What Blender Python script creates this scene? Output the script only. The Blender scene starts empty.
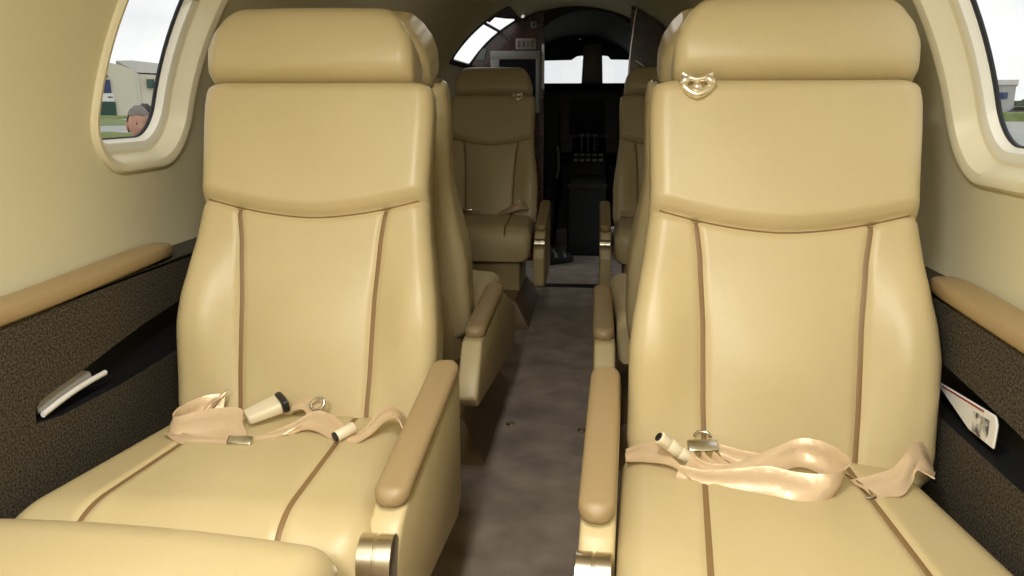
import bpy, bmesh, math, random
from mathutils import Vector, Matrix
random.seed(4)
S = bpy.context.scene
COL = S.collection
PI = math.pi

# ------------------------------------------------------------------ helpers
def mesh(name, verts, faces, mat, parent=None, smooth=True, sharp=None):
    me = bpy.data.meshes.new(name)
    me.from_pydata([tuple(v) for v in verts], [], faces)
    bm = bmesh.new(); bm.from_mesh(me)
    bmesh.ops.remove_doubles(bm, verts=bm.verts, dist=1e-6)
    bmesh.ops.recalc_face_normals(bm, faces=bm.faces)
    bm.to_mesh(me); bm.free()
    for p in me.polygons: p.use_smooth = smooth
    if smooth:
        me.set_sharp_from_angle(angle=math.radians(sharp or 50))
    me.materials.append(mat)
    o = bpy.data.objects.new(name, me); COL.objects.link(o)
    if parent: o.parent = parent
    return o

class MB:
    """collects vertices and faces of one mesh"""
    def __init__(s): s.v = []; s.f = []
    def add(s, vs, fs):
        n = len(s.v); s.v += [Vector(v) for v in vs]; s.f += [tuple(i + n for i in f) for f in fs]
    def loft(s, rings, closed=True, caps=True):
        n = len(rings[0]); vs = [p for r in rings for p in r]; fs = []
        for i in range(len(rings) - 1):
            for j in range(n if closed else n - 1):
                k = (j + 1) % n
                fs.append((i*n + j, i*n + k, (i+1)*n + k, (i+1)*n + j))
        if caps and closed:
            fs.append(tuple(range(n - 1, -1, -1)))
            fs.append(tuple((len(rings) - 1)*n + j for j in range(n)))
        s.add(vs, fs)
    def box(s, lo, hi, bev=0.0, seg=2, mat=None):
        bm = bmesh.new(); bmesh.ops.create_cube(bm, size=1)
        c = [(a + b)/2 for a, b in zip(lo, hi)]; d = [abs(b - a) for a, b in zip(lo, hi)]
        for v in bm.verts: v.co = Vector((v.co.x*d[0] + c[0], v.co.y*d[1] + c[1], v.co.z*d[2] + c[2]))
        s.bm(bm, bev, seg, mat)
    def bm(s, bm, bev=0, seg=2, mat=None):
        if bev: bmesh.ops.bevel(bm, geom=bm.edges[:], offset=bev, segments=seg, profile=.5, affect='EDGES')
        if mat: bmesh.ops.transform(bm, matrix=mat, verts=bm.verts)
        bm.verts.index_update()
        s.add([v.co.copy() for v in bm.verts], [tuple(v.index for v in f.verts) for f in bm.faces]); bm.free()
    def prism(s, poly, axis, a, b, bev=0, seg=2):
        """polygon (pairs) extruded along axis 0/1/2 from a to b"""
        bm = bmesh.new()
        def P(p, t):
            q = list(p); q.insert(axis, t); return q
        va = [bm.verts.new(P(p, a)) for p in poly]; vb = [bm.verts.new(P(p, b)) for p in poly]
        bm.faces.new(va); bm.faces.new(vb[::-1]); n = len(poly)
        for i in range(n): bm.faces.new((va[i], vb[i], vb[(i+1) % n], va[(i+1) % n]))
        bmesh.ops.recalc_face_normals(bm, faces=bm.faces)
        s.bm(bm, bev, seg)
    def tube(s, pts, r, n=10, caps=True, closed=False):
        pts = [Vector(p) for p in pts]; rings = []
        N = len(pts); prev = None
        for i, p in enumerate(pts):
            if closed: t = pts[(i+1) % N] - pts[(i-1) % N]
            else: t = pts[min(i+1, N-1)] - pts[max(i-1, 0)]
            t.normalize()
            if prev is None:
                u = t.orthogonal().normalized()
            else:
                u = (prev - t*prev.dot(t)).normalized()
            prev = u; w = t.cross(u)
            rr = r[i] if isinstance(r, (list, tuple)) else r
            rings.append([p + u*math.cos(2*PI*k/n)*rr + w*math.sin(2*PI*k/n)*rr for k in range(n)])
        if closed: rings.append(rings[0]); caps = False
        s.loft(rings, True, caps)
    def disc_lathe(s, prof, center, axis, n=32):
        """prof: (t along axis, radius)"""
        ax = Vector(axis).normalized(); u = ax.orthogonal().normalized(); w = ax.cross(u); c = Vector(center)
        s.loft([[c + ax*t + u*math.cos(2*PI*k/n)*r + w*math.sin(2*PI*k/n)*r for k in range(n)] for t, r in prof])
    def build(s, name, mat, parent=None, smooth=True, sharp=None): return mesh(name, s.v, s.f, mat, parent, smooth, sharp)

def crom(P, m=10):
    P = [Vector(p) for p in P]; out = []
    for i in range(len(P) - 1):
        a = P[max(i-1, 0)]; b = P[i]; c = P[i+1]; d = P[min(i+2, len(P)-1)]
        for k in range(m):
            t = k/m
            out.append(.5*((2*b) + (c - a)*t + (2*a - 5*b + 4*c - d)*t*t + (3*b - a - 3*c + d)*t**3))
    out.append(P[-1]); return out
def ss(a, b, x):
    t = max(0, min(1, (x - a)/(b - a))); return t*t*(3 - 2*t)
def interp(tab, x):
    if x <= tab[0][0]: return tab[0][1]
    for (a, va), (b, vb) in zip(tab, tab[1:]):
        if x <= b:
            t = (x - a)/(b - a); t = t*t*(3 - 2*t)*.35 + t*.65
            return va + (vb - va)*t
    return tab[-1][1]
def tag(o, label=None, cat=None, group=None, kind=None):
    if label: o['label'] = label
    if cat: o['category'] = cat
    if group: o['group'] = group
    if kind: o['kind'] = kind
    return o
def empty(name, loc, rz=0, label=None, cat=None, group=None):
    o = bpy.data.objects.new(name, None); COL.objects.link(o); o.empty_display_size = .1
    o.location = loc; o.rotation_euler = (0, 0, rz)
    return tag(o, label, cat, group)
def struct(o): o['kind'] = 'structure'; return o

# ------------------------------------------------------------------ materials
def mat(name, color, rough=.5, metal=0, bump=None, var=None, spec=.5, sheen=0, coat=0):
    m = bpy.data.materials.new(name); m.use_nodes = True
    nt = m.node_tree; b = nt.nodes['Principled BSDF']
    b.inputs['Base Color'].default_value = (*color, 1); b.inputs['Roughness'].default_value = rough
    b.inputs['Metallic'].default_value = metal; b.inputs['Specular IOR Level'].default_value = spec
    b.inputs['Sheen Weight'].default_value = sheen; b.inputs['Coat Weight'].default_value = coat
    tc = nt.nodes.new('ShaderNodeTexCoord')
    if var:                                  # (scale, dark colour, light colour, lo, hi)
        n = nt.nodes.new('ShaderNodeTexNoise'); n.inputs['Scale'].default_value = var[0]; n.inputs['Detail'].default_value = 4
        r = nt.nodes.new('ShaderNodeValToRGB'); r.color_ramp.elements[0].color = (*var[1], 1); r.color_ramp.elements[1].color = (*var[2], 1)
        r.color_ramp.elements[0].position = var[3]; r.color_ramp.elements[1].position = var[4]
        nt.links.new(tc.outputs['Object'], n.inputs['Vector']); nt.links.new(n.outputs['Fac'], r.inputs['Fac'])
        nt.links.new(r.outputs['Color'], b.inputs['Base Color'])
    if bump:                                 # (scale, strength, distance)
        n = nt.nodes.new('ShaderNodeTexNoise'); n.inputs['Scale'].default_value = bump[0]; n.inputs['Detail'].default_value = 5
        bp = nt.nodes.new('ShaderNodeBump'); bp.inputs['Strength'].default_value = bump[1]; bp.inputs['Distance'].default_value = bump[2]
        nt.links.new(tc.outputs['Object'], n.inputs['Vector']); nt.links.new(n.outputs['Fac'], bp.inputs['Height'])
        nt.links.new(bp.outputs['Normal'], b.inputs['Normal'])
    return m
def C255(r, g, b):
    f = lambda c: (c/255/12.92) if c/255 <= .04045 else ((c/255 + .055)/1.055)**2.4
    return (f(r), f(g), f(b))
LEATHER = mat('cream leather', (.565, .46, .25), .40, bump=(260, .12, .002), var=(5, (.55, .445, .238), (.58, .475, .262), .35, .65))
LEATHER_SIDE = LEATHER
TAN = mat('tan leather', (.35, .25, .125), .45, bump=(260, .12, .002))
SEAM = mat('brown piping', (.235, .14, .055), .5)
PLASTIC = mat('beige plastic shell', (.50, .38, .19), .45)
BROWN = mat('brown base cover', (.19, .125, .06), .5)
WEB = mat('satin belt webbing', (.66, .495, .315), .34, metal=.2, bump=(38, .3, .007))
BUCK = mat('cream buckle plastic', (.76, .68, .50), .35)
BLACK = mat('black plastic', (.012, .012, .013), .4)
CHROME = mat('brushed metal', (.72, .68, .60), .22, metal=1)
NICKEL = mat('satin nickel', (.80, .72, .58), .28, metal=1)
GOLD = mat('pale gold metal', (.92, .83, .66), .28, metal=.8)
WALL = mat('cream wall vinyl', (.68, .63, .43), .55, bump=(120, .08, .002))
BEZEL = mat('cream window plastic', (.76, .70, .50), .38)
BEZEL_IN = mat('white window plastic', (.86, .84, .74), .4)
GASKET = mat('dark rubber gasket', (.02, .02, .025), .5)
FABRIC = mat('speckled dark fabric', (.05, .04, .03), .9, bump=(300, .5, .003), var=(270, (.016, .014, .010), (.115, .095, .066), .36, .68), spec=.2)
CARPET = mat('taupe carpet', (.27, .20, .15), .95, bump=(500, .7, .004), var=(8, (.17, .125, .092), (.37, .285, .215), .3, .7), spec=.1, sheen=.25)
DARKLEDGE = mat('charcoal ledge vinyl', (.05, .045, .037), .6)
POCKET = mat('black pocket lining', (.014, .014, .016), .45)
PAPER = mat('white paper', (.80, .79, .76), .5)
GREYPAPER = mat('grey printed paper', (.33, .32, .30), .5)
PRINTED = mat('printed magazine', (.5, .5, .5), .4, var=(60, (.06, .06, .06), (.75, .74, .70), .42, .58))
REDINK = mat('red ink', (.35, .03, .03), .5)
WOOD = mat('dark red lacquered wood', (.035, .008, .007), .25, var=(14, (.022, .005, .005), (.055, .011, .009), .35, .65), coat=.3)
COCKPIT = mat('black cockpit trim', (.012, .012, .013), .6)
COCKPIT_GREY = mat('grey cockpit trim', (.13, .135, .12), .55)
PANELGREY = mat('dark grey instrument panel', (.02, .021, .024), .5)
SCREEN = mat('switched off display', (.004, .005, .007), .5, spec=.15)
CREWSEAT = mat('black crew seat cover', (.006, .007, .009), .75)
CABGREY = mat('grey cabinet frame', (.21, .21, .18), .45)
SIGNWHITE = mat('pale sign face', (.28, .23, .20), .5)
SIGNRED = mat('dark red sign letters', (.06, .008, .008), .5)
HANGAR = mat('beige hangar cladding', (.68, .63, .49), .7)
HANGARROOF = mat('pale grey hangar roof', (.62, .61, .56), .6)
BLUEP = mat('dark blue door panel', (.035, .05, .14), .5)
GREENP = mat('dark green door panel', (.02, .07, .05), .5)
CONC = mat('grey concrete', (.36, .37, .33), .9, var=(.4, (.33, .34, .30), (.40, .41, .37), .3, .7))
GRASS = mat('green grass', (.16, .21, .06), .95, var=(1.2, (.12, .17, .045), (.22, .25, .09), .3, .7))
SKIN = mat('skin', (.52, .27, .18), .5)
GREYHAIR = mat('grey hair', (.20, .18, .16), .8, bump=(90, .6, .01))
DARKHAIR = mat('dark hair', (.018, .014, .012), .7, bump=(90, .6, .01))
CLOTH1 = mat('dark jacket', (.05, .05, .07), .85)
CLOTH2 = mat('grey jacket', (.12, .12, .12), .85)
TROUSER = mat('dark trousers', (.03, .03, .04), .85)
EYEW = mat('eye white', (.5, .46, .42), .4)
LIPS = mat('lips', (.40, .15, .12), .5)
TREE = mat('dark tree foliage', (.05, .07, .045), .95)
BARK = mat('brown bark', (.08, .06, .04), .95)
GREYBLD = mat('grey building cladding', (.42, .42, .40), .8)
CARPAINT = mat('dark car paint', (.05, .055, .07), .3)
FILLHOUSE = mat('white fill lamp housing', (.7, .68, .6), .4)
SHADE = mat('pleated tan shade', (.50, .42, .27), .8)

def glass_mat():
    m = bpy.data.materials.new('window glass'); m.use_nodes = True; nt = m.node_tree
    nt.nodes.clear(); o = nt.nodes.new('ShaderNodeOutputMaterial'); mx = nt.nodes.new('ShaderNodeMixShader')
    t = nt.nodes.new('ShaderNodeBsdfTransparent'); g = nt.nodes.new('ShaderNodeBsdfGlossy'); g.inputs['Roughness'].default_value = .03
    t.inputs['Color'].default_value = (.97, .98, .98, 1); mx.inputs['Fac'].default_value = .05
    nt.links.new(t.outputs[0], mx.inputs[1]); nt.links.new(g.outputs[0], mx.inputs[2]); nt.links.new(mx.outputs[0], o.inputs[0])
    return m
GLASS = glass_mat()
def emis(name, color, strength):
    m = bpy.data.materials.new(name); m.use_nodes = True; b = m.node_tree.nodes['Principled BSDF']
    b.inputs['Base Color'].default_value = (*color, 1); b.inputs['Emission Color'].default_value = (*color, 1); b.inputs['Emission Strength'].default_value = strength
    return m

# ------------------------------------------------------------------ cabin shell (a tube of circular section)
R = .765; ZC = .78; Y0 = -1.7; Y1 = 5.05; LEDGE = .672
def cyl(side, y, arc, r=R):
    th = arc/R
    return Vector((side*r*math.cos(th), y, ZC + r*math.sin(th)))
def rrect(yc, ac, hy, ha, rad, n=14, sup=1.0):
    pts = []
    for cx, cy, a0 in ((1, 1, 0), (-1, 1, 90), (-1, -1, 180), (1, -1, 270)):
        for k in range(n + 1):
            a = math.radians(a0 + 90*k/n)
            pts.append((yc + cx*(hy - rad) + rad*math.cos(a), ac + cy*(ha - rad) + rad*math.sin(a)))
    out = []; m = 10
    for i, p in enumerate(pts):
        q = pts[(i + 1) % len(pts)]; out.append(p)
        if i % (n + 1) == n:
            for k in range(1, m): out.append((p[0] + (q[0] - p[0])*k/m, p[1] + (q[1] - p[1])*k/m))
    return out
A_LO = -.16; A_HI = .86
def plain(mb, side, y0, y1, a0, a1, dy=.25, da=.024, ov=.010):
    ny = max(1, int((y1 - y0)/dy)); na = max(1, int((a1 - a0)/da))
    y0 -= ov; y1 += ov; a0 -= ov; a1 += ov
    vs = [cyl(side, y0 + (y1-y0)*i/ny, a0 + (a1-a0)*j/na, R + ov*.025) for i in range(ny+1) for j in range(na+1)]
    mb.add(vs, [(i*(na+1)+j, (i+1)*(na+1)+j, (i+1)*(na+1)+j+1, i*(na+1)+j+1) for i in range(ny) for j in range(na)])
def window_patch(mb, side, y0, y1, a0, a1, hole):
    n = len(hole); outer = []
    Wd, Hd = y1 - y0, a1 - a0; per = 2*(Wd + Hd)
    s0 = a1 - (a0 + Hd*(hole[0][1] - min(h[1] for h in hole))/(max(h[1] for h in hole) - min(h[1] for h in hole)))
    for i in range(n):
        d = (per*i/n - s0) % per                      # walk round the border, corner (y1, a1) at d = 0
        if d < Wd: outer.append((y1 - d, a1))
        elif d < Wd + Hd: outer.append((y0, a1 - (d - Wd)))
        elif d < 2*Wd + Hd: outer.append((y0 + (d - Wd - Hd), a0))
        else: outer.append((y1, a0 + (d - 2*Wd - Hd)))
    for cor in ((y1, a1), (y0, a1), (y0, a0), (y1, a0)):     # keep the true corners
        k = min(range(n), key=lambda i: (outer[i][0]-cor[0])**2 + (outer[i][1]-cor[1])**2); outer[k] = cor
    m = 10
    mb.loft([[cyl(side, h[0]+(o[0]-h[0])*k/m, h[1]+(o[1]-h[1])*k/m) for h, o in zip(hole, outer)] for k in range(m+1)], True, False)

WIN_HY, WIN_HA, WIN_AC = .162, .235, .318
def window(name, side, yc):
    bez = struct(mesh_window_frame(name, side, yc)); return bez
def mesh_window_frame(name, side, yc):
    def ring(ins, r, rad):
        return [cyl(side, y, a, r) for y, a in rrect(yc, WIN_AC, WIN_HY - ins, WIN_HA - ins, rad)]
    root = MB()
    root.loft([ring(-.015, R+.002, .115), ring(-.014, R-.006, .114), ring(-.009, R-.010, .110), ring(-.003, R-.010, .104), ring(.006, R-.004, .096),
               ring(.012, R+.012, .09), ring(.016, R+.030, .086), ring(.022, R+.033, .080)], True, False)
    o = root.build(name, BEZEL, None, True, 35)
    i = MB(); i.loft([ring(.022, R+.033, .080), ring(.033, R+.034, .072), ring(.036, R+.036, .07), ring(.037, R+.046, .069), ring(.040, R+.050, .066)], True, False)
    i.build('inner_frame', BEZEL_IN, o, True, 35)
    g = MB(); g.loft([ring(.040, R+.050, .066), ring(.0402, R+.0525, .066), ring(.042, R+.054, .064), ring(.042, R+.058, .063), ring(.03, R+.062, .07), ring(-.01, R+.03, .11)], True, False)
    g.build('gasket', GASKET, o, True, 35)
    p = MB()
    pr = [ring(.042, R+.057, .064)]
    for q in pr:
        n = len(q); c = sum(q, Vector())/n; cc = Vector((side*(R+.057)*math.cos(WIN_AC/R), yc, ZC + (R+.057)*math.sin(WIN_AC/R)))
        rings = [[cc + (x - cc)*t for x in q] for t in (1, .66, .33, .02)]
        rings = [[Vector((side*math.sqrt(max(0, (R+.057)**2 - (v.z-ZC)**2)), v.y, v.z)) for v in rg] for rg in rings]
        p.loft(rings, True, False)
        break
    p.build('glass_pane', GLASS, o, True, 35)
    s = MB()
    top = [(yc - WIN_HY + .03, WIN_AC + .15), (yc + WIN_HY - .03, WIN_AC + .15)]
    return o

def wall(name, side, wins, doors):
    mb = MB(); cuts = sorted([(w - .26, w + .26, 'w', w) for w in wins] + [(d[0], d[1], 'd', d) for d in doors])
    y = Y0
    for a, b, t, v in cuts:
        if a > y: plain(mb, side, y, a, A_LO, A_HI, ov=0 if t == 'd' else .010)
        if t == 'w':
            window_patch(mb, side, a, b, 0, .64, rrect(v, WIN_AC, WIN_HY + .008, WIN_HA + .008, .108))
            plain(mb, side, a, b, A_LO, 0); plain(mb, side, a, b, .64, A_HI)
        else:
            plain(mb, side, a, b, A_LO, v[2], ov=0); plain(mb, side, a, b, v[3], A_HI, ov=0)
        y = b
    plain(mb, side, y, Y1, A_LO, A_HI, ov=0)
    return struct(mb.build(name, WALL))
LW = [-.215, .66, 1.530]; RW = [-.435, .44, 1.300]
DOOR = (4.37, 4.985, .455, .835)
wall('wall_left', -1, LW, [DOOR]); wall('wall_right', 1, RW, [])
for i, (s, w) in enumerate([(-1, 1.530), (1, 1.300), (-1, .66), (1, .44)]): window('window_%d' % (i+1), s, w)
# ceiling: the crown of the tube
mb = MB(); n = 24; a0 = A_HI; a1 = PI*R - A_HI
ys = [Y0 + (Y1 - Y0)*i/24 for i in range(25)]
vs = [cyl(1, y, a0 + (a1-a0)*j/n) for y in ys for j in range(n+1)]
mb.add(vs, [(i*(n+1)+j, (i+1)*(n+1)+j, (i+1)*(n+1)+j+1, i*(n+1)+j+1) for i in range(24) for j in range(n)])
struct(mb.build('ceiling', WALL))
# floor
mb = MB(); mb.box((-.72, Y0, -.03), (.72, Y1, 0)); struct(mb.build('floor', CARPET, smooth=False))
mb = MB(); mb.box((-.74, Y0 - .03, -.03), (.74, Y0, 1.56)); struct(mb.build('wall_rear', WALL, smooth=False))

# window shade pulled part way, left window: a thin pleated edge at the top
def shade(side, yc, parent):
    mb = MB(); rows = []
    a0 = .414; a1 = .50
    for k in range(9):
        a = a0 + (a1 - a0)*k/8; r = R + (.038 if k % 2 else .043)
        hw = WIN_HY - .040 - .05*max(0, (a - a0 - .05)/.04)**2
        rows.append([cyl(side, yc - hw + 2*hw*t/8, a, r) for t in range(9)])
    mb.loft(rows, False)
    mb.tube([cyl(side, yc - WIN_HY + .026 + 2*(WIN_HY - .026)*t/8, a0, R + .034) for t in range(9)], .006, 8)
    return mb.build('window_shade', SHADE, parent)
for i, (s_, w_) in enumerate([(-1, -.215), (1, -.435)]): window('window_%d' % (7+i), s_, w_)
shade(-1, 1.530, bpy.data.objects['window_1'])

# lower side panels with a pocket cut into each, dark ledge on top
def side_panel(name, side, pocket):
    X = side*.70; mb = MB(); z0, z1 = 0.0, LEDGE
    n = len(pocket); cy = sum(p[0] for p in pocket)/n; cz = sum(p[1] for p in pocket)/n
    ya, yb = .62, 1.75
    dense = []
    for i in range(n):
        a, b = Vector(pocket[i]), Vector(pocket[(i+1) % n])
        for k in range(6): dense.append(a + (b - a)*k/6)
    outer = []
    for p in dense:
        d = (p.x - cy, p.y - cz); t = 1e9
        if d[0] > 1e-9: t = min(t, (yb - cy)/d[0])
        if d[0] < -1e-9: t = min(t, (ya - cy)/d[0])
        if d[1] > 1e-9: t = min(t, (z1 - cz)/d[1])
        if d[1] < -1e-9: t = min(t, (z0 - cz)/d[1])
        outer.append(Vector((cy + d[0]*t, cz + d[1]*t)))
    for cor in ((yb, z1), (ya, z1), (ya, z0), (yb, z0)):
        k = min(range(len(dense)), key=lambda i: (outer[i][0]-cor[0])**2 + (outer[i][1]-cor[1])**2); outer[k] = Vector(cor)
    mb.loft([[Vector((X, p.x, p.y)) for p in dense], [Vector((X, p.x, p.y)) for p in outer]], True, False)
    for u, v in ((Y0, ya), (yb, 4.3)):
        mb.add([(X, u, z0), (X, v, z0), (X, v, z1), (X, u, z1)], [(0, 1, 2, 3)])
    o = struct(mb.build(name, FABRIC, None, False))
    # ledge top
    lg = MB(); lg.prism([(X, z1 - .004), (X, z1 + .004), (side*.772, z1 + .012), (side*.772, z1 - .004)], 1, Y0, 4.3)
    lg.build('ledge', DARKLEDGE, o, False)
    pk = MB()
    pk.loft([[Vector((X, p.x, p.y)) for p in dense], [Vector((X + side*.002, p.x, p.y)) for p in dense],
             [Vector((X + side*.045, p.x, p.y)) for p in dense]], True, False)
    m = len(dense); pk.add([Vector((X + side*.045, p.x, p.y)) for p in dense], [tuple(range(m))])
    pk.build('pocket', POCKET, o, False)
    return o
side_panel('trim_1', -1, [(1.062, .503), (1.066, .532), (1.12, .540), (1.20, .549), (1.28, .562), (1.38, .575), (1.52, .588), (1.68, .592), (1.68, .492), (1.48, .490), (1.28, .487), (1.12, .493)])
side_panel('trim_2', 1, [(.80, .500), (.82, .525), (.90, .540), (1.03, .556), (1.16, .566), (1.30, .575), (1.45, .585), (1.64, .59), (1.64, .492), (1.45, .490), (1.28, .488), (1.05, .488), (.90, .490)])

# padded tan armrests on the ledges
def ledge_pad(side, y0, y1, label, lift=0.0):
    rings = []; N = 60
    for i in range(N + 1):
        y = y0 + (y1 - y0)*i/N
        d = min(y1 - y, .12)/.12; e = math.sqrt(max(0, 1 - (1 - d)**2)) if d < 1 else 1
        w = .012 + .048*e; h = .008 + .022*min(1, e + .2); b = LEDGE + lift - .012*ss(y1, y1 - .5, y)
        xi = .690 if d >= 1 else .690 + .03*(1 - e)
        prof = []
        for k in range(20):
            a = 2*PI*k/20; ca, sa = math.cos(a), math.sin(a); q = .5
            prof.append(Vector((side*(xi + w/2 + w/2*math.copysign(abs(ca)**q, ca)), y, b + h/2 + h/2*math.copysign(abs(sa)**q, sa))))
        rings.append(prof)
    mb = MB(); mb.loft(rings); o = mb.build('ledge_armrest', TAN)
    return tag(o, label, 'armrest', 'padded armrests on the side ledges')
ledge_pad(-1, -.6, 1.535, 'long padded tan armrest on the ledge under the left window', .008)
ledge_pad(1, -.6, 1.40, 'long padded tan armrest on the ledge under the right window')

# ------------------------------------------------------------------ seats
HW = [(-.035, .195), (-.02, .222), (0, .237), (.035, .242), (.10, .242), (.18, .243), (.231, .239), (.281, .232), (.349, .223), (.408, .217), (.45, .216), (.50, .218), (.56, .2205), (.60, .221), (.63, .218), (.645, .208)]
SEAMX = [(-.03, .113), (.02, .117), (.10, .121), (.22, .124), (.33, .131), (.42, .142)]
def yoke(x): return .383 + .033*min(1.25, abs(x)/.2)**1.7
def bump(x, s):
    ax = abs(x); sy = yoke(x)
    b = .032*math.exp(-((s - .20)/.13)**2)*ss(.11, .20, ax)                       # side bolsters
    b += .012*math.exp(-((s - .17)/.12)**2)*(1 - min(1, (ax/.13)**2))             # lumbar swell
    up = s - sy
    b += .015*ss(-.002, .030, up)                                                  # yoke pad
    b -= .007*math.exp(-(up/.0065)**2)
    if up < 0:
        d = ax - interp(SEAMX, s); b -= .006*math.exp(-(d/.007)**2)
    return b
class Frame:
    def __init__(s, rec, z0=.41): s.r = rec; s.z0 = z0; s.U = Vector((0, math.sin(rec), math.cos(rec))); s.N = Vector((0, -math.cos(rec), math.sin(rec)))
    def P(s, x, t, d): return Vector((x, 0, s.z0)) + s.U*t + s.N*d
def backrest(fr, parent, thick=.105):
    rows = []; r = .030
    S_ = sorted(set([-.035 + .68*i/200 for i in range(201)]))
    xs0 = [-1 + 2*i/84 for i in range(85)]
    for s in S_:
        hw = interp(HW, s); e0 = max(0, (-.005 - s)/.03); e1 = max(0, (s - .617)/.028)
        sh = .034*(1 - math.sqrt(max(0, 1 - min(1, max(e0, e1))**2)))
        ring = []
        for u in xs0:
            x = u*(hw - r); ring.append(fr.P(x, s, bump(x, s) - sh))
        bl = bump(hw - r, s) - sh; back = -thick + sh*.8 + .03*ss(.3, .64, s)
        for k in range(1, 9):
            a = PI/2*k/8; ring.append(fr.P(hw - r + r*math.sin(a), s, bl - r + r*math.cos(a)))
        for k in range(1, 7):
            a = PI/2*k/6; ring.append(fr.P(hw - r + r*math.cos(a), s, back + r - r*math.sin(a)))
        for k in range(1, 8): ring.append(fr.P((hw - r)*(1 - 2*k/8), s, back))
        for k in range(0, 7):
            a = PI/2*k/6; ring.append(fr.P(-(hw - r) - r*math.sin(a), s, back + r - r*math.cos(a)))
        for k in range(0, 8):
            a = PI/2*k/8; ring.append(fr.P(-(hw - r) - r*math.cos(a), s, bl - r + r*math.sin(a)))
        rows.append(ring)
    mb = MB(); mb.loft(rows); o = mb.build('backrest', LEATHER, parent, True, 70)
    # side piping, then a brown line for the shade in the yoke crease
    sm = MB()
    for sg in (-1, 1):
        pts = []
        for i in range(50):
            s = -.02 + i*(.405 + .02)/49; x = sg*interp(SEAMX, s)
            if s > yoke(x) - .004: break
            pts.append((x, s))
        strip = []
        for x, s in pts:
            w = .0042; strip.append([fr.P(x - w, s, bump(x - w, s) + .0005), fr.P(x - w*.5, s, bump(x, s) + .0028), fr.P(x + w*.5, s, bump(x, s) + .0028), fr.P(x + w, s, bump(x + w, s) + .0005)])
        sp = MB(); sp.loft(strip, False); sp.build('seam', SEAM, o, True, 80)
    ln = MB(); ln.tube([fr.P(x, yoke(x) - .0005, bump(x, yoke(x)) + .0008) for x in [-.200 + .400*i/100 for i in range(101)]], .0016, 6)
    ln.build('seam', SEAM, o)  # dark tube along the yoke seam stands in for its crease shadow
    return o
HH = [(.640, .186), (.646, .195), (.66, .1985), (.70, .1985), (.73, .191), (.757, .177), (.785, .158), (.80, .145), (.806, .138)]
def headrest(fr, parent, dx=0.0):
    rows = []; N = 46; r = .028; s0, s1 = .640, .797
    for i in range(N + 1):
        t = i/N; s = s0 + (s1 - s0)*(.5 - .5*math.cos(PI*t))
        hw = interp(HH, s)
        q = (s - s0)/(s1 - s0)
        env = math.sqrt(max(0, 1 - abs(2*q - 1)**6))
        front = .008 + .024*(1 - (2*q - .85)**2*.55)*1.0
        d1 = -.045 + (front + .045)*env; d0 = -.045 - .075*env
        ring = []
        for k in range(41):
            u = -1 + 2*k/40; x = u*(hw - r); ring.append(fr.P(x, s, d1 - .006*u*u*env))
        rr = min(r, max(.002, (d1 - d0)*.45)); e = d1 - .006*env
        for k in range(1, 9):
            a = PI/2*k/8; ring.append(fr.P(hw - r + r*math.sin(a), s, e - rr + rr*math.cos(a)))
        for k in range(0, 9):
            a = PI/2*k/8; ring.append(fr.P(hw - r + r*math.cos(a), s, d0 + rr - rr*math.sin(a)))
        for k in range(1, 8): ring.append(fr.P((hw - r)*(1 - 2*k/8), s, d0))
        for k in range(0, 9):
            a = PI/2*k/8; ring.append(fr.P(-(hw - r) - r*math.sin(a), s, d0 + rr - rr*math.cos(a)))
        for k in range(0, 8):
            a = PI/2*k/8; ring.append(fr.P(-(hw - r) - r*math.cos(a), s, e - rr + rr*math.sin(a)))
        rows.append(ring)
    mb = MB(); mb.loft([[p + Vector((dx, 0, 0)) for p in rg] for rg in rows]); return mb.build('headrest', LEATHER, parent, True, 70)

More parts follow.
